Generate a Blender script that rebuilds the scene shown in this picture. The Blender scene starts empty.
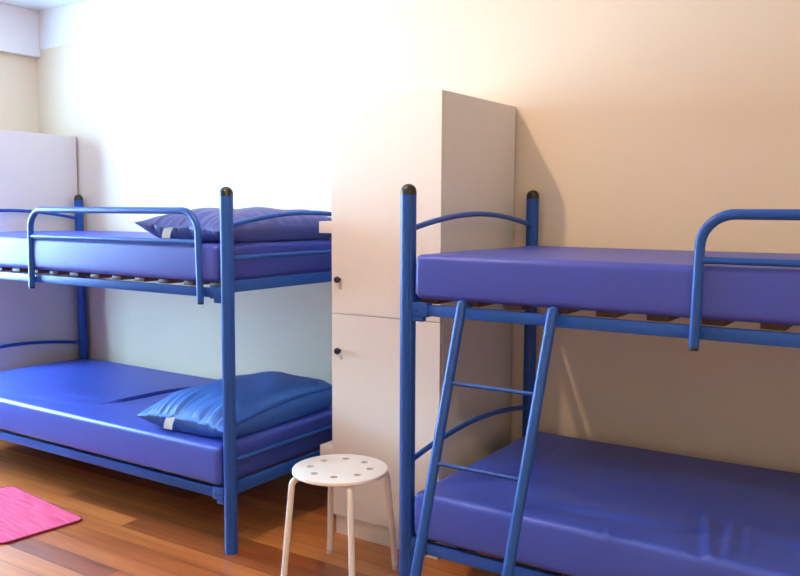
import bpy, bmesh, math, random
from mathutils import Vector, Matrix
random.seed(4)
S = bpy.context.scene
COL = S.collection
R = math.radians

# ------------------------------------------------------------------ camera
cam = bpy.data.cameras.new('camera'); camo = bpy.data.objects.new('camera', cam); COL.objects.link(camo)
camo.location = (0, 0, 1.3212)
camo.rotation_euler = (Matrix.Rotation(R(33.483), 3, 'Z') @ Matrix.Rotation(R(90 - 5.374), 3, 'X') @ Matrix.Rotation(R(.2444), 3, 'Z')).to_euler()
cam.sensor_width = 36; cam.lens = 36 * 837.6 / 800; cam.clip_start = .05
S.camera = camo
# ------------------------------------------------------------------ light
S.view_settings.view_transform = 'Standard'; S.view_settings.look = 'None'
S.view_settings.exposure = 0.04; S.view_settings.gamma = 1.0
w = bpy.data.worlds.new('sky'); S.world = w; w.use_nodes = True
w.node_tree.nodes['Background'].inputs[0].default_value = (.38, .82, 1.0, 1)
w.node_tree.nodes['Background'].inputs[1].default_value = 28
S.cycles.use_denoising = True
S.cycles.max_bounces = 10; S.cycles.diffuse_bounces = 3; S.cycles.sample_clamp_indirect = 6


def area(name, loc, rot, sx, sy, power, col):
    l = bpy.data.lights.new(name, 'AREA'); l.shape = 'RECTANGLE'; l.size = sx; l.size_y = sy
    l.energy = power; l.color = col
    o = bpy.data.objects.new(name, l); COL.objects.link(o); o.location = loc; o.rotation_euler = rot
    return o


# daylight entering through the window of the left wall
area('window_daylight', (-4.985, 1.8, 1.39), (0, R(-90), 0), 1.26, 1.28, 150, (.46, .63, 1.0))
LAMP_POWER = 48; LAMP_COLOR = (1.0, .71, .46)
FILL_POWER = 42; FILL_COLOR = (1.0, .80, .44)  # added soft fill from an invented panel out of view


# ------------------------------------------------------------------ materials
def new_mat(name):
    m = bpy.data.materials.new(name); m.use_nodes = True
    nt = m.node_tree
    return m, nt, nt.nodes['Principled BSDF']


def node(nt, t, **kw):
    n = nt.nodes.new(t)
    for k, v in kw.items():
        if k.startswith('i_'):
            key = k[2:]
            n.inputs[int(key) if key.isdigit() else key].default_value = v
        else:
            setattr(n, k, v)
    return n


def mat(name, col, rough=.5, var=.06, scale=8, bump=0, bscale=60, coat=0, spec=.5, stretch=(1, 1, 1), metallic=0):
    m, nt, p = new_mat(name)
    p.inputs['Roughness'].default_value = rough; p.inputs['Coat Weight'].default_value = coat
    p.inputs['Specular IOR Level'].default_value = spec; p.inputs['Metallic'].default_value = metallic
    tc = node(nt, 'ShaderNodeTexCoord'); mp = node(nt, 'ShaderNodeMapping'); mp.inputs['Scale'].default_value = stretch
    nt.links.new(tc.outputs['Object'], mp.inputs[0])
    ns = node(nt, 'ShaderNodeTexNoise', i_Scale=scale, i_Detail=4.0)
    nt.links.new(mp.outputs[0], ns.inputs['Vector'])
    mx = node(nt, 'ShaderNodeMix', data_type='RGBA')
    mx.inputs[6].default_value = tuple(c * (1 - var) for c in col) + (1,)
    mx.inputs[7].default_value = tuple(min(1, c * (1 + var)) for c in col) + (1,)
    nt.links.new(ns.outputs['Fac'], mx.inputs[0]); nt.links.new(mx.outputs[2], p.inputs['Base Color'])
    if bump:
        n2 = node(nt, 'ShaderNodeTexNoise', i_Scale=bscale, i_Detail=5.0)
        nt.links.new(mp.outputs[0], n2.inputs['Vector'])
        b = node(nt, 'ShaderNodeBump', i_Strength=bump, i_Distance=.01)
        nt.links.new(n2.outputs['Fac'], b.inputs['Height']); nt.links.new(b.outputs[0], p.inputs['Normal'])
    return m


M = {}
M['wall'] = mat('cream_wall_paint', (.88, .75, .585), .75, .02, 2, .05, 25)
M['white'] = mat('white_ceiling_paint', (.90, .91, .92), .8, .01, 2, .03, 25)
M['metal'] = mat('blue_painted_steel', (.012, .075, .36), .38, .05, 12, coat=.03, spec=.36)
M['cap'] = mat('black_plastic', (.012, .012, .012), .4, .1)
M['mattress'] = mat('blue_violet_vinyl', (.055, .075, .41), .40, .05, 5, .06, 40, spec=.32)
M['mattress_low'] = mat('bright_blue_vinyl', (.05, .088, .47), .38, .05, 5, .06, 40, spec=.5)
M['pillow_blue'] = mat('bright_blue_cotton', (.045, .16, .56), .55, .08, 7, .10, 30)
M['pillow_violet'] = mat('slate_blue_cotton', (.062, .075, .285), .5, .08, 7, .10, 30)
M['tag'] = mat('white_tag_cloth', (.85, .83, .80), .8, .03)
M['slat'] = mat('brown_bent_wood', (.15, .062, .04), .5, .35, 6, stretch=(12, 1, 12))
M['laminate'] = mat('white_laminate', (.80, .76, .71), .45, .012, 30)
M['seam'] = mat('dark_gap', (.12, .08, .06), .8)
M['knob'] = mat('navy_plastic', (.012, .014, .045), .35)
M['chrome'] = mat('brushed_metal', (.6, .58, .55), .35, metallic=.9)
M['stool'] = mat('white_lacquer', (.86, .83, .79), .35, .015)
M['foot'] = mat('grey_white_rubber', (.6, .57, .53), .7)


def floor_material():
    m, nt, p = new_mat('varnished_plank_floor')
    L = nt.links.new
    tc = node(nt, 'ShaderNodeTexCoord'); sp = node(nt, 'ShaderNodeSeparateXYZ'); L(tc.outputs['Object'], sp.inputs[0])

    def mth(op, a, b=None):
        n = node(nt, 'ShaderNodeMath', operation=op)
        for i, v in enumerate((a, b)):
            if v is None: continue
            if isinstance(v, (int, float)): n.inputs[i].default_value = v
            else: L(v, n.inputs[i])
        return n.outputs[0]
    yr = mth('DIVIDE', sp.outputs[1], .095); row = mth('FLOOR', yr); fy = mth('FRACT', yr)
    wn = node(nt, 'ShaderNodeTexWhiteNoise', noise_dimensions='1D'); L(row, wn.inputs['W'])
    xr = mth('DIVIDE', mth('ADD', sp.outputs[0], mth('MULTIPLY', wn.outputs['Value'], 3.0)), 2.1)
    colm = mth('FLOOR', xr); fx = mth('FRACT', xr)
    cb = node(nt, 'ShaderNodeCombineXYZ'); L(row, cb.inputs[0]); L(colm, cb.inputs[1])
    wn2 = node(nt, 'ShaderNodeTexWhiteNoise', noise_dimensions='2D'); L(cb.outputs[0], wn2.inputs['Vector'])
    # grain
    cb2 = node(nt, 'ShaderNodeCombineXYZ')
    L(mth('ADD', mth('MULTIPLY', sp.outputs[0], 1.6), mth('MULTIPLY', wn2.outputs['Value'], 40)), cb2.inputs[0])
    L(mth('MULTIPLY', sp.outputs[1], 26), cb2.inputs[1])
    ns = node(nt, 'ShaderNodeTexNoise', i_Scale=1.0, i_Detail=6.0, i_Roughness=.6); L(cb2.outputs[0], ns.inputs['Vector'])
    t = mth('ADD', mth('MULTIPLY', wn2.outputs['Value'], .45), mth('MULTIPLY', ns.outputs['Fac'], .62))
    cr = node(nt, 'ShaderNodeValToRGB'); L(t, cr.inputs[0])
    e = cr.color_ramp.elements
    e[0].position = .12; e[0].color = (.085, .015, .006, 1)
    e[1].position = .95; e[1].color = (.74, .30, .085, 1)
    x = e.new(.5); x.color = (.43, .115, .030, 1)
    gap = mth('MAXIMUM', mth('LESS_THAN', fy, .03), mth('LESS_THAN', fx, .0016))
    mx = node(nt, 'ShaderNodeMix', data_type='RGBA'); L(mth('MULTIPLY', gap, .75), mx.inputs[0])
    L(cr.outputs[0], mx.inputs[6]); mx.inputs[7].default_value = (.03, .008, .004, 1)
    L(mx.outputs[2], p.inputs['Base Color'])
    p.inputs['Roughness'].default_value = .32; p.inputs['Coat Weight'].default_value = .25; p.inputs['Coat Roughness'].default_value = .18
    b = node(nt, 'ShaderNodeBump', i_Strength=.25, i_Distance=.004)
    L(mth('SUBTRACT', mth('MULTIPLY', ns.outputs['Fac'], .3), gap), b.inputs['Height']); L(b.outputs[0], p.inputs['Normal'])
    return m


M['floor'] = floor_material()


def rug_material():
    m, nt, p = new_mat('pink_ribbed_rug')
    L = nt.links.new
    tc = node(nt, 'ShaderNodeTexCoord'); sp = node(nt, 'ShaderNodeSeparateXYZ'); L(tc.outputs['Object'], sp.inputs[0])
    cb = node(nt, 'ShaderNodeCombineXYZ')
    a = node(nt, 'ShaderNodeMath', operation='MULTIPLY', i_1=6.0); L(sp.outputs[0], a.inputs[0]); L(a.outputs[0], cb.inputs[0])
    b_ = node(nt, 'ShaderNodeMath', operation='MULTIPLY', i_1=75.0); L(sp.outputs[1], b_.inputs[0]); L(b_.outputs[0], cb.inputs[1])
    ns = node(nt, 'ShaderNodeTexNoise', i_Scale=1.0, i_Detail=3.0); L(cb.outputs[0], ns.inputs['Vector'])
    cr = node(nt, 'ShaderNodeValToRGB'); L(ns.outputs['Fac'], cr.inputs[0])
    e = cr.color_ramp.elements
    e[0].position = .3; e[0].color = (.52, .028, .10, 1)
    e[1].position = .7; e[1].color = (.86, .10, .22, 1)
    L(cr.outputs[0], p.inputs['Base Color']); p.inputs['Roughness'].default_value = .9
    wv = node(nt, 'ShaderNodeTexWave', bands_direction='Y', i_Scale=28.0, i_Distortion=1.0); L(tc.outputs['Object'], wv.inputs['Vector'])
    bp = node(nt, 'ShaderNodeBump', i_Strength=.5, i_Distance=.004); L(wv.outputs['Fac'], bp.inputs['Height']); L(bp.outputs[0], p.inputs['Normal'])
    return m


M['rug'] = rug_material()
M['rug_edge'] = mat('crimson_binding', (.25, .012, .06), .9, .1, 30)


def glass_material():
    m = bpy.data.materials.new('window_glass'); m.use_nodes = True
    nt = m.node_tree; nt.nodes.clear()
    o = nt.nodes.new('ShaderNodeOutputMaterial'); mx = nt.nodes.new('ShaderNodeMixShader'); mx.inputs[0].default_value = .06
    t = nt.nodes.new('ShaderNodeBsdfTransparent'); g = nt.nodes.new('ShaderNodeBsdfGlossy'); g.inputs['Roughness'].default_value = .02
    nt.links.new(t.outputs[0], mx.inputs[1]); nt.links.new(g.outputs[0], mx.inputs[2]); nt.links.new(mx.outputs[0], o.inputs[0])
    return m


M['glass'] = glass_material()


# ------------------------------------------------------------------ mesh helpers
def B(): return bmesh.new()


def box(bm, x0, x1, y0, y1, z0, z1, bev=0, seg=2):
    r = bmesh.ops.create_cube(bm, size=1)
    vs = r['verts']
    for v in vs:
        v.co = Vector(((x0 + x1) / 2 + v.co.x * (x1 - x0), (y0 + y1) / 2 + v.co.y * (y1 - y0), (z0 + z1) / 2 + v.co.z * (z1 - z0)))
    if bev:
        es = list({e for v in vs for e in v.link_edges})
        bmesh.ops.bevel(bm, geom=es, offset=bev, segments=seg, profile=.5, affect='EDGES')
    return bm


def tube(bm, pts, r, seg=14, cap=True, prof=None):
    pts = [Vector(p) for p in pts]
    rings = []; n = len(pts)
    t0 = (pts[1] - pts[0]).normalized()
    ref = Vector((0, 0, 1)) if abs(t0.z) < .9 else Vector((1, 0, 0))
    u = t0.cross(ref).normalized()
    for i, p in enumerate(pts):
        t = (pts[min(i + 1, n - 1)] - pts[max(i - 1, 0)]).normalized()
        u = (u - t * u.dot(t)).normalized(); v = t.cross(u)
        # keep width through a bend
        ring = []
        for k in range(seg):
            a = 2 * math.pi * k / seg
            rr = r if prof is None else r * prof(a)
            ring.append(bm.verts.new(p + u * math.cos(a) * rr + v * math.sin(a) * rr))
        rings.append(ring)
    for a, b in zip(rings, rings[1:]):
        for k in range(seg):
            bm.faces.new((a[k], a[(k + 1) % seg], b[(k + 1) % seg], b[k]))
    if cap:
        bm.faces.new(rings[0][::-1]); bm.faces.new(rings[-1])
    return bm


def lathe(bm, prof, loc=(0, 0, 0), seg=24):
    loc = Vector(loc); rings = []
    for r, z in prof:
        if r < 1e-5: rings.append([bm.verts.new(loc + Vector((0, 0, z)))])
        else: rings.append([bm.verts.new(loc + Vector((r * math.cos(2 * math.pi * k / seg), r * math.sin(2 * math.pi * k / seg), z))) for k in range(seg)])
    for a, b in zip(rings, rings[1:]):
        for k in range(seg):
            q = [a[k % len(a)], a[(k + 1) % len(a)], b[(k + 1) % len(b)], b[k % len(b)]]
            q = list(dict.fromkeys(q))
            if len(q) > 2: bm.faces.new(q)
    return bm


def fillet(pts, rad, n=8):
    """round the inner corners of a polyline"""
    pts = [Vector(p) for p in pts]; out = [pts[0]]
    for a, b, c in zip(pts, pts[1:], pts[2:]):
        d1 = (a - b).normalized(); d2 = (c - b).normalized()
        ang = d1.angle(d2); k = rad / math.tan(ang / 2)
        p1 = b + d1 * k; p2 = b + d2 * k
        ctr = b + (d1 + d2).normalized() * (rad / math.sin(ang / 2))
        v1 = p1 - ctr; v2 = p2 - ctr
        for i in range(n + 1):
            t = i / n; om = v1.angle(v2)
            out.append(ctr + (v1 * math.sin((1 - t) * om) + v2 * math.sin(t * om)) / math.sin(om))
    out.append(pts[-1]); return out


def obj(name, bm, m, parent=None, smooth=True, angle=38):
    bmesh.ops.recalc_face_normals(bm, faces=bm.faces)
    me = bpy.data.meshes.new(name); bm.to_mesh(me); bm.free()
    me.materials.append(m)
    o = bpy.data.objects.new(name, me); COL.objects.link(o)
    if smooth:
        for p in me.polygons: p.use_smooth = True
        try: me.set_sharp_from_angle(angle=R(angle))
        except Exception: pass
    if parent: o.parent = parent
    return o


def clone(o, parent, dx=0, dy=0, dz=0):
    c = o.copy(); COL.objects.link(c); c.parent = parent
    c.location = o.location + Vector((dx, dy, dz))
    for ch in list(o.children):
        d = ch.copy(); COL.objects.link(d); d.parent = c
    return c


def tag(o, label, cat, group=None):
    o['label'] = label; o['category'] = cat
    if group: o['group'] = group
    return o


def thing(name, label, cat, loc=(0, 0, 0), rz=0, group=None):
    o = bpy.data.objects.new(name, None); COL.objects.link(o); o.empty_display_size = .1
    o.location = loc; o.rotation_euler = (0, 0, rz)
    return tag(o, label, cat, group)


def struct(name, bm, m, smooth=False):
    o = obj(name, bm, m, None, smooth); o['kind'] = 'structure'; return o


# ------------------------------------------------------------------ the room
XL, XR, YB, YF, ZC = -4.905, 1.7, 3.235, -1.6, 2.545
struct('floor', box(B(), XL - .2, XR + .2, YF - .2, YB + .2, -.1, 0), M['floor'])
struct('ceiling', box(B(), XL - .2, XR + .2, YF - .2, YB + .2, ZC, ZC + .1), M['white'])
struct('wall_back', box(B(), XL - .2, XR + .2, YB, YB + .2, 0, ZC), M['wall'])
struct('trim_1', box(B(), XL + .052, XR, YB - .006, YB, 2.308, ZC), M['white'])          # white frieze
WY0, WY1, WZ0, WZ1 = 1.15, 2.45, .74, 2.04
bm = B()
box(bm, XL - .1, XL, YF - .2, WY0, 0, ZC); box(bm, XL - .1, XL, WY1, YB, 0, ZC)
box(bm, XL - .1, XL, WY0, WY1, 0, WZ0); box(bm, XL - .1, XL, WY0, WY1, WZ1, ZC)
struct('wall_left', bm, M['wall'])
struct('trim_2', box(B(), XL, XL + .05, YF, YB, 2.262, ZC, .004), M['white'])                # white ledge band, left wall
struct('wall_right', box(B(), XR, XR + .2, YF - .2, YB, 0, ZC), M['wall'])
struct('wall_front', box(B(), XL, XR, YF - .2, YF, 0, ZC), M['wall'])


def window(name, axis, fixed, a0, a1, z0, z1):
    bm = B()
    def bar(p0, p1, q0, q1):
        if axis == 'x': box(bm, fixed - .03, fixed + .03, p0, p1, q0, q1, .004)
        else: box(bm, p0, p1, fixed - .03, fixed + .03, q0, q1, .004)
    t = .055; mid = (a0 + a1) / 2
    bar(a0, a0 + t, z0, z1); bar(a1 - t, a1, z0, z1); bar(mid - t / 2, mid + t / 2, z0 + t, z1 - t)
    bar(a0 + t, a1 - t, z0, z0 + t); bar(a0 + t, a1 - t, z1 - t, z1)
    o = struct(name, bm, M['white'])
    g = B()
    if axis == 'x': box(g, fixed - .003, fixed + .003, a0 + t, a1 - t, z0 + t, z1 - t)
    else: box(g, a0 + t, a1 - t, fixed - .003, fixed + .003, z0 + t, z1 - t)
    obj('window_pane', g, M['glass'], o, False)


window('window_1', 'x', XL - .035, WY0, WY1, WZ0, WZ1)

# ceiling lamp (out of the frame, throws the locker's and bunk's shadows on the back wall)
lt = thing('ceiling_lamp', 'round white glass ceiling lamp hung in front of the bunk beds', 'lamp', (-1.95, 1.55, ZC))
obj('lamp_base', lathe(B(), [(0, 0), (.06, 0), (.06, -.02), (.02, -.03), (0, -.03)]), M['white'], lt)
bl = bpy.data.lights.new('lamp_light', 'POINT'); bl.energy = LAMP_POWER; bl.color = LAMP_COLOR; bl.shadow_soft_size = .025
blo = bpy.data.objects.new('lamp_light', bl); COL.objects.link(blo); blo.parent = lt; blo.location = (0, 0, -.11)

pt = thing('fill_light_panel', 'long flat white fill panel, added out of view over the right end of the room', 'fill light', (.95, .5, ZC))  # unseen panel added as fill, to brighten the locker side and right half
obj('fill_panel_housing', box(B(), -.62, .62, -.17, .17, -.05, 0, .006), M['white'], pt)
pl = bpy.data.lights.new('fill_panel_light', 'AREA'); pl.shape = 'RECTANGLE'; pl.size = 1.2; pl.size_y = .3; pl.energy = FILL_POWER; pl.color = FILL_COLOR
plo = bpy.data.objects.new('fill_panel_light', pl); COL.objects.link(plo); plo.parent = pt; plo.location = (0, 0, -.055)

# ------------------------------------------------------------------ bunk beds
BL, BW = 2.192, .94          # post centre to post centre
PH = 1.384


def groove(a):
    k = a % (math.pi / 2)
    d = min(abs(k - math.pi / 4), 9)
    return 1 - .07 * math.exp(-(d / .09) ** 2)


def arch_pts(x, z0, rise, y0, y1, n=18):
    return [(x, y0 + (y1 - y0) * i / n, z0 + rise * math.sin(math.pi * i / n) ** .9) for i in range(n + 1)]


def bunk_bed(x, y, label, g0, g1):
    """local x: 0..BL along the wall, local y: 0 (front) .. BW (wall)"""
    t = thing('bunk_bed', label, 'bunk bed', (x, y, 0), 0, 'blue steel bunk beds')
    # four posts with black domed caps
    first = None
    for px, py in ((BL, 0), (0, 0), (0, BW), (BL, BW)):
        if first is None:
            p = obj('post', tube(B(), [(0, 0, 0), (0, 0, .6), (0, 0, PH - .016)], .0255, 64, True, groove), M['metal'], t)
            c = obj('post_cap', lathe(B(), [(.0258, PH - .017), (.0258, PH - .008), (.0235, PH + .004), (.0175, PH + .012), (.009, PH + .0165), (0, PH + .018)], seg=32), M['cap'], p)
            c['label'] = 'black domed cap'
            p.location = (px, py, 0); first = p
        else:
            q = clone(first, t); q.location = (px, py, 0)
    # decks: side rails, end rails, brackets, slats
    sl = None; SLZ = {1.020: 1.0205, .244: .2365}
    for z0, z1 in ((.985, 1.020), (.205, .244)):
        for py in (0, BW):
            obj('side_rail', box(B(), .075, BL - .075, py - .011, py + .011, z0, z1, .003), M['metal'], t)
        for px in (0, BL):
            obj('end_rail', box(B(), px - .010, px + .010, .026, BW - .026, z0 + .021, z1 + .029, .003), M['metal'], t)
        for px, sx in ((0, 1), (BL, -1)):
            for py in (0, BW):
                bm = B()
                a, b = sorted((px + sx * .024, px + sx * .082)); box(bm, a, b, py - .0155, py + .0155, z0 - .004, z1 + .006, .003)
                a, b = sorted((px + sx * .024, px + sx * .062)); box(bm, a, b, py - .013, py + .013, z0 - .02, z0 - .002, .003)
                for bx in (.04, .066):
                    r = bmesh.ops.create_uvsphere(bm, u_segments=10, v_segments=6, radius=.005)
                    for v in r['verts']: v.co += Vector((px + sx * bx, py - .0155, (z0 + z1) / 2))
                obj('rail_bracket', bm, M['metal'], t)
        for k in range(15):
            if sl is None:
                bm = B(); box(bm, -.031, .031, .0225, BW - .0225, 0, .018, .003)
                sl = obj('slat', bm, M['slat'], t); sl['label'] = 'brown wooden slat'
                sl.location = (.067 + .1455 * k, 0, SLZ[z1])
            else:
                c = clone(sl, t); c.location = (.067 + .1455 * k, 0, SLZ[z1])
    # arched head and foot bars, straight bar under each upper arch
    for px in (0, BL):
        obj('arch_bar', tube(B(), arch_pts(px, 1.258, .047, .018, BW - .018), .0095), M['metal'], t)
        obj('arch_bar', tube(B(), arch_pts(px, .495, .045, .018, BW - .018), .0095), M['metal'], t)
        obj('end_bar', tube(B(), [(px, .02, 1.135), (px, BW / 2, 1.135), (px, BW - .02, 1.135)], .010), M['metal'], t)
        obj('end_bar', tube(B(), [(px, .02, .357), (px, BW / 2, .357), (px, BW - .02, .357)], .010), M['metal'], t)
    # guard rail
    gy = -.028
    bm = B()
    tube(bm, fillet([(g0, gy, .968), (g0 + .008, gy, 1.312), (g1 - .008, gy, 1.312), (g1, gy, .968)], .085, 10), .0135, 16)
    gr = obj('guard_rail', bm, M['metal'], t)
    obj('guard_crossbar', tube(B(), [(g0 + .01, gy, 1.194), (g1 - .01, gy, 1.194)], .0095, 12), M['metal'], gr)
    for gx in (g0, g1):
        c = obj('guard_plug', tube(B(), [(gx, gy, .958), (gx, gy, .969)], .0125, 14), M['cap'], gr); c['label'] = 'black end plug'
        obj('guard_clamp', box(B(), gx - .012, gx + .012, gy + .008, -.010, .99, 1.012, .002), M['metal'], gr)
    return t


bunk_bed(-4.455, 2.25, 'blue steel bunk bed further away on the left, beside the far white wardrobe', .994, BL - .116)
bunk_bed(-1.457, 2.25, 'blue steel bunk bed nearest on the right, with ladder hooked on', .905, 1.975)


# ------------------------------------------------------------------ mattresses
def spaced(h, r, n):
    """grid stops from -h to h, dense over the rounded edge r"""
    e = [-h + r * (1 - math.cos(math.pi / 2 * i / 5)) for i in range(5)]
    c = [-h + r + (2 * h - 2 * r) * i / n for i in range(n + 1)]
    return e + c + [-v for v in reversed(e)]


def mattress(name, x0, x1, y0, y1, z0, z1, label, group, disp=None, r=.02, nx=90, ny=40):
    hx, hy, hz = (x1 - x0) / 2, (y1 - y0) / 2, (z1 - z0) / 2
    cx, cy = (x0 + x1) / 2, (y0 + y1) / 2
    X, Y, Z = spaced(hx, r, nx), spaced(hy, r, ny), spaced(hz, r, 8)
    bm = B(); cache = {}

    def vert(i, j, k):
        if (i, j, k) in cache: return cache[(i, j, k)]
        p = Vector((X[i], Y[j], Z[k]))
        q = Vector((max(-hx + r, min(hx - r, p.x)), max(-hy + r, min(hy - r, p.y)), max(-hz + r, min(hz - r, p.z))))
        d = p - q
        if d.length > 1e-9:
            p = q + d.normalized() * r
        # soft bulge of the side walls and pillowy top
        s = 1 - (p.z / hz) ** 2
        p.y += math.copysign(1, p.y) * .004 * s * (abs(p.y) > hy - r)
        wx, wy = p.x + cx, p.y + cy
        if disp and p.z > hz - r: p.z += disp(wx, wy) * max(0, (p.z - hz + r) / r)
        p.z += .0025 * math.sin(wx * 5.1 + wy * 3) * math.sin(wy * 8 + 1) * (p.z > hz - .002)
        if disp and abs(p.y + hy) < .012: p.y += .35 * disp(wx, cy - hy + .03) * (p.z + hz) / (2 * hz)
        v = bm.verts.new(p); cache[(i, j, k)] = v; return v
    nx, ny, nz = len(X) - 1, len(Y) - 1, len(Z) - 1
    for i in range(nx):
        for j in range(ny):
            for k in (0, nz): bm.faces.new((vert(i, j, k), vert(i + 1, j, k), vert(i + 1, j + 1, k), vert(i, j + 1, k)))
        for k in range(nz):
            for j in (0, ny): bm.faces.new((vert(i, j, k), vert(i + 1, j, k), vert(i + 1, j, k + 1), vert(i, j, k + 1)))
    for j in range(ny):
        for k in range(nz):
            for i in (0, nx): bm.faces.new((vert(i, j, k), vert(i, j + 1, k), vert(i, j + 1, k + 1), vert(i, j, k + 1)))
    o = obj(name, bm, M['mattress_low' if disp else 'mattress'], None, True, 80)
    o.location = (cx, cy, (z0 + z1) / 2)
    return tag(o, label, 'mattress', group)


def crease(px, py, qx, qy, w, d):
    """a sharp valley from p to q, fading at both ends"""
    L = math.hypot(qx - px, qy - py); ux, uy = (qx - px) / L, (qy - py) / L
    def f(x, y):
        s = ((x - px) * ux + (y - py) * uy) / L; n = -(x - px) * uy + (y - py) * ux
        if s < 0 or s > 1: return 0
        e = math.sin(math.pi * s)
        return e * d * (-math.exp(-(n / w) ** 2) + .6 * math.exp(-((n - 2.2 * w) / (1.4 * w)) ** 2))
    return f


cA = [crease(-3.26, 2.40, -3.195, 2.94, .013, .014), crease(-3.7, 2.42, -3.3, 2.46, .02, .004), crease(-3.9, 2.3, -3.0, 2.36, .03, .003)]
cB = [crease(-.465, 2.13, -.58, 2.58, .014, -.012), crease(-.45, 2.21, -.50, 2.57, .014, -.012), crease(-.405, 2.29, -.455, 2.53, .012, -.009),
      crease(-1.15, 2.32, -.45, 2.41, .025, .008), crease(-.50, 2.41, .25, 2.45, .025, .008), crease(-.75, 2.17, -.785, 2.28, .009, -.006)]
dA = lambda x, y: sum(f(x, y) for f in cA)
dB = lambda x, y: sum(f(x, y) for f in cB)
YM0, YM1 = 2.226, 3.155
gm = 'blue vinyl bunk mattresses'
mattress('mattress', -4.40, -2.298, YM0, YM1, 1.043, 1.186, 'thin blue vinyl mattress on the upper deck of the left bunk, behind its guard rail', gm)
mattress('mattress', -4.40, -2.298, YM0, YM1, .257, .412, 'blue vinyl mattress on the lower deck of the left bunk, under the bright blue pillow', gm, dA, .02, 230, 110)
mattress('mattress', -1.418, .69, YM0, 3.06, 1.0395, 1.180, 'violet blue bare mattress on the upper deck of the right bunk above the ladder', gm)
mattress('mattress', -1.418, .69, YM0, YM1, .257, .41, 'creased blue bare mattress on the lower deck of the right bunk, behind the ladder', gm, dB, .02, 230, 110)


# ------------------------------------------------------------------ pillows
def pillow(name, cx, cy, z0, w, l, h, rz, m, label, seed, lift=0):
    """short ends face +-y; gathered front end at -y"""
    rnd = random.Random(seed); N = 120
    ph = [rnd.uniform(0, 6.28) for _ in range(8)]
    root = None
    bm = B(); grid = {}
    def shape(u, v, side):
        # u across (x), v along (y)
        au, av = abs(u), abs(v)
        k = max(0, (1 - au ** 3.2)) ** .55 * max(0, (1 - av ** 3.6)) ** .62
        pinch = 1 - .045 * (1 - au ** 2) * av ** 4         # edges bow in between the corners
        px = u * w / 2 * (1 - .05 * (1 - av ** 2) * au ** 4)
        py = v * l / 2 * pinch
        # gathers running inwards from both short ends, strongest at the front
        fr = max(0, -v) ** 4 * 1.0 + max(0, v) ** 6 * .6
        bend = .25 * math.sin(v * 4 + ph[1]) * (1 - av)
        rid = lambda f, p, sl: 1 - 1.9 * abs(math.sin(f * (u + bend * sl) + p)) ** .7
        loc = .55 + .45 * math.sin(u * 4.3 + ph[6])
        g = .55 * rid(7.5, ph[0], 1) + .6 * loc * rid(12.3, ph[2], -1.3) + .5 * (1.2 - loc) * rid(19.1, ph[3], .7) + .25 * rid(29, ph[7], 0)
        wr = .0125 * g * fr * (1 - au ** 8)
        wr += .005 * math.sin(u * 5 + v * 8 + ph[4]) * (1 - au ** 4) * (1 - av ** 4)
        wr += .006 * (rid(10, ph[5], .5) * .5 if 0 else math.sin(v * 24 + u * 6 + ph[5]) + .6 * math.sin(v * 41 - u * 4 + ph[7])) * max(0, u) ** 4 * (1 - av ** 6) * .6
        if side > 0:
            z = h * .42 + h * .58 * k + wr * min(1, k * 3 + .15)
        else:
            z = h * .42 - h * .42 * min(1, k * 1.9) + max(0, wr) * .3 * (1 - min(1, k * 1.9))
        py += .004 * g * fr * (1 - k)
        # corners sag onto the mattress
        z -= .10 * h * (au * av) ** 3
        z += lift * max(0, -u) ** 3 * max(0, -v) ** 2
        return Vector((px, py, max(.001, z)))
    st = [math.sin(math.pi / 2 * (2 * i / N - 1)) for i in range(N + 1)]
    for side in (1, -1):
        for i in range(N + 1):
            for j in range(N + 1):
                edge = i in (0, N) or j in (0, N)
                if side < 0 and edge: grid[(side, i, j)] = grid[(1, i, j)]
                else: grid[(side, i, j)] = bm.verts.new(shape(st[i], st[j], side))
        for i in range(N):
            for j in range(N):
                bm.faces.new([grid[(side, a, b)] for a, b in ((i, j), (i + 1, j), (i + 1, j + 1), (i, j + 1))])
    o = obj(name, bm, m, None, True, 70)
    o.location = (cx, cy, z0); o.rotation_euler = (0, 0, rz)
    tag(o, label, 'pillow', 'pillows on the left bunk')
    # white care tag sticking out of the front seam
    bm = B(); tx = -.12 * w; ty = -l / 2 * .965
    vs = []
    for i in range(7):
        s = i / 6
        yy = ty + .006 - .026 * math.sin(s * 1.5); zz = h * .44 - .045 * s ** 1.3
        vs.append([bm.verts.new((tx + dx + .004 * s, yy, zz)) for dx in (-.024, .024)])
    for a, b in zip(vs, vs[1:]): bm.faces.new((a[0], a[1], b[1], b[0]))
    bmesh.ops.solidify(bm, geom=list(bm.faces), thickness=.0015)
    tg = obj('care_tag', bm, M['tag'], o); tg['label'] = 'small white cloth tag'
    return o


pillow('pillow', -2.555, 2.655, .414, .50, .82, .155, R(2), M['pillow_blue'], 'bright blue pillow lying on the lower mattress of the left bunk', 3)
pillow('pillow', -2.535, 2.66, 1.189, .50, .82, .135, R(0), M['pillow_violet'], 'dark slate blue pillow on the top bunk, behind the guard rail', 8, .032)

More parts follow.
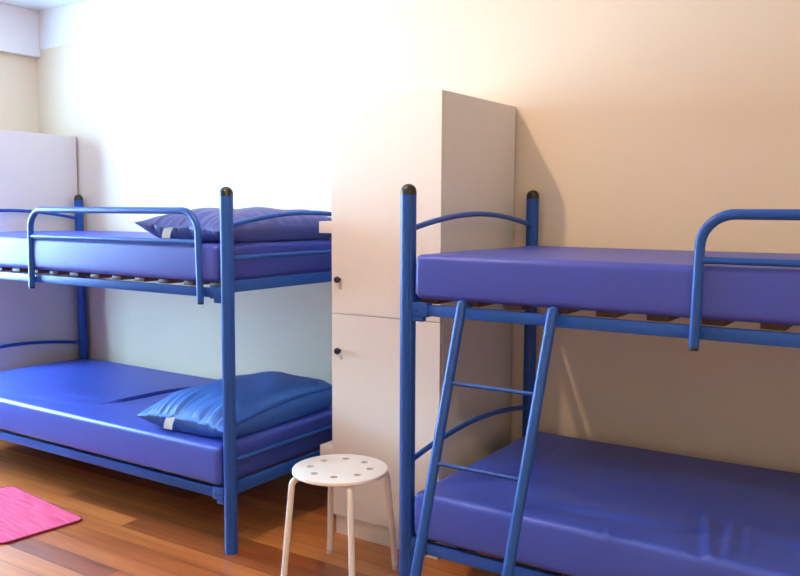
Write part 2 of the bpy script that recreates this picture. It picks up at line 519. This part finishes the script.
# ------------------------------------------------------------------ ladder hooked on the right bunk
LX0, LX1 = -1.238, -.943
t = thing('bunk_ladder', 'slanting blue steel ladder hooked on the rail of the right bunk', 'ladder', ((LX0 + LX1) / 2, 2.0, 0))
hw = (LX1 - LX0) / 2
lean = lambda sx, z: (-.026 if sx > 0 else -.006) * (1.038 - z)
ly = lambda z: .215 - (1.038 - z) * .325      # rail line in local y
for sx in (-1, 1):
    rl = obj('ladder_rail', tube(B(), [(sx * hw + lean(sx, z), ly(z), z) for z in (.012, .3, .7, 1.036)], .0155, 18), M['metal'], t)
    c = obj('ladder_cap', lathe(B(), [(.0158, -.006), (.0158, .002), (.010, .009), (0, .011)], (sx * hw, ly(1.036), 1.036)), M['metal'], rl)
    c = obj('ladder_foot', lathe(B(), [(0, 0), (.018, 0), (.018, .022), (.0157, .024)], (sx * hw + lean(sx, .012), ly(.012), 0)), M['cap'], rl); c['label'] = 'black rubber foot'
    bm = B()
    hx = sx * hw + lean(sx, 1.01)
    tube(bm, fillet([(hx, ly(1.0) + .010, 1.0), (hx, .232, 1.0235), (hx, .268, 1.0275), (hx, .268, .99)], .004, 3), .0032, 8)
    obj('ladder_hook', bm, M['metal'], rl)
for z in (.805, .578, .20):
    obj('rung', tube(B(), [(-hw + .008 + lean(-1, z), ly(z), z), (hw - .008 + lean(1, z), ly(z), z)], .0062, 12), M['metal'], t)


# ------------------------------------------------------------------ lockers
def locker(x0, x1, yf, H, label, doors, group='tall white lockers', shelves=False):
    w = x1 - x0; d = YB - .014 - yf
    t = thing('locker', label, 'locker', (x0, yf, 0), 0, group)
    bm = B()
    th = .018; y0 = .019
    box(bm, 0, th, y0, d, .078, H, .0012, 1); box(bm, w - th, w, y0, d, .078, H, .0012, 1)
    box(bm, th, w - th, y0, d, H - th, H); box(bm, th, w - th, y0, d, .078, .078 + th)
    box(bm, th, w - th, d - .006, d, .078 + th, H - th)
    box(bm, th, w - th, y0 + .004, d - .006, .895, .913)
    obj('carcass', bm, M['laminate'], t)
    obj('plinth', box(B(), .010, w - .010, .014, d, 0, .078), M['laminate'], t)
    for z0, z1, kz in ((.082, .9065, .760), (.9088, H, 1.044)):
        dr = obj('door', box(B(), .0005, w - .0005, 0, .018, z0, z1, .0012, 1), M['laminate'], t)
        bm = B(); lathe(bm, [(0, .030), (.008, .029), (.0125, .024), (.0135, .018), (.011, .010), (.006, .005), (.006, -.001)], seg=20)
        bmesh.ops.rotate(bm, verts=bm.verts, cent=(0, 0, 0), matrix=Matrix.Rotation(R(90), 3, 'X'))
        bmesh.ops.translate(bm, verts=bm.verts, vec=(.042, 0, kz))
        k = obj('knob', bm, M['knob'], dr); k['label'] = 'dark navy round knob'
        bm = B(); lathe(bm, [(0, .003), (.006, .003), (.0085, .0015), (.009, -.001)], seg=18)
        bmesh.ops.rotate(bm, verts=bm.verts, cent=(0, 0, 0), matrix=Matrix.Rotation(R(90), 3, 'X'))
        bmesh.ops.translate(bm, verts=bm.verts, vec=(.044, 0, kz - .030))
        obj('lock_cylinder', bm, M['laminate'], dr)
    if shelves:
        for z0, z1 in ((1.225, 1.272), (.311, .358)):
            s = obj('side_shelf', box(B(), -.066, 0, .003, .33, z0, z1, .002), M['laminate'], t)
            s['label'] = 'small white bedside ledge'
    return t


locker(-2.060, -1.556, 2.62, 1.748, 'tall white two-door locker standing between the two bunk beds', True, shelves=True)
locker(-4.88, -4.506, 2.62, 1.755, 'tall white wardrobe in the far left corner behind the left bunk', True)

# ------------------------------------------------------------------ stool
SH, SR = .400, .166
t = thing('stool', 'round white metal stool with holes in its seat, before the locker', 'stool', (-1.789, 2.322, 0), R(4))
bm = B(); segs = 64
holes = [(math.cos(2 * math.pi * (k + .5) / 8) * .108, math.sin(2 * math.pi * (k + .5) / 8) * .108) for k in range(8)]
HR = .0135
rim = [bm.verts.new((SR * math.cos(2 * math.pi * k / segs), SR * math.sin(2 * math.pi * k / segs), SH)) for k in range(segs)]
es = [bm.edges.new((rim[k], rim[(k + 1) % segs])) for k in range(segs)]
holeloops = []
for hx, hy in holes:
    vs = [bm.verts.new((hx + HR * math.cos(2 * math.pi * k / 20), hy + HR * math.sin(2 * math.pi * k / 20), SH)) for k in range(20)]
    holeloops.append(vs); es += [bm.edges.new((vs[k], vs[(k + 1) % 20])) for k in range(20)]
bmesh.ops.triangle_fill(bm, use_beauty=True, use_dissolve=False, edges=es)
top = list(bm.faces)
low = bmesh.ops.duplicate(bm, geom=top)
mp = low['vert_map']
dz = .012
for f in [g for g in low['geom'] if isinstance(g, bmesh.types.BMVert)]: f.co.z -= dz
for vs in holeloops:
    n = len(vs)
    for k in range(n): bm.faces.new((vs[k], vs[(k + 1) % n], mp[vs[(k + 1) % n]], mp[vs[k]]))
# rolled rim between the two discs
prev = rim; lowr = [mp[v] for v in rim]
for dr, z in ((.004, SH - .001), (.006, SH - .004), (.006, SH - .011), (.003, SH - .014)):
    cur = [bm.verts.new(((SR + dr) * math.cos(2 * math.pi * k / segs), (SR + dr) * math.sin(2 * math.pi * k / segs), z)) for k in range(segs)]
    for k in range(segs): bm.faces.new((prev[k], prev[(k + 1) % segs], cur[(k + 1) % segs], cur[k]))
    prev = cur
for k in range(segs): bm.faces.new((prev[k], prev[(k + 1) % segs], lowr[(k + 1) % segs], lowr[k]))
obj('seat', bm, M['stool'], t, True, 40)
for k in range(4):
    a = R(45 + 90 * k); c, s = math.cos(a), math.sin(a)
    pts = fillet([(c * .05, s * .05, SH - .026), (c * .172, s * .172, SH - .026), (c * .206, s * .206, .006)], .03, 8)
    lg = obj('leg', tube(B(), pts, .0115, 16), M['stool'], t)
    obj('leg_tip', lathe(B(), [(0, 0), (.0125, 0), (.0128, .016), (.0115, .018)], (c * .206, s * .206, 0)), M['foot'], lg)

# ------------------------------------------------------------------ rug
def rounded_rect(hx, hy, r, n=6):
    pts = []
    for cx, cy, a0 in ((hx - r, hy - r, 0), (-hx + r, hy - r, 90), (-hx + r, -hy + r, 180), (hx - r, -hy + r, 270)):
        for i in range(n + 1):
            a = R(a0 + 90 * i / n); pts.append((cx + r * math.cos(a), cy + r * math.sin(a)))
    return pts


def slab(pts, z0, z1):
    bm = B()
    a = [bm.verts.new((x, y, z0)) for x, y in pts]; b = [bm.verts.new((x, y, z1)) for x, y in pts]
    n = len(pts)
    for k in range(n): bm.faces.new((a[k], a[(k + 1) % n], b[(k + 1) % n], b[k]))
    bm.faces.new(a[::-1]); bm.faces.new(b); return bm


ang = R(-6.5); hx, hy = .335, .18
ctr = Vector((-3.012, 2.140, 0)) - Vector((math.cos(ang) * hx - math.sin(ang) * hy, math.sin(ang) * hx + math.cos(ang) * hy, 0))
t = thing('rug', 'small pink ribbed rug with crimson edging on the wooden floor', 'rug', ctr, ang)
obj('rug_pile', slab(rounded_rect(hx - .005, hy - .005, .028), .001, .008), M['rug'], t)
rr = rounded_rect(hx - .004, hy - .004, .03)
bm = B(); loop = [(x, y, .005) for x, y in rr] + [(rr[0][0], rr[0][1], .005)]
tube(bm, loop, .0045, 8)
e = obj('rug_binding', bm, M['rug_edge'], t); e['label'] = 'crimson bound edge'
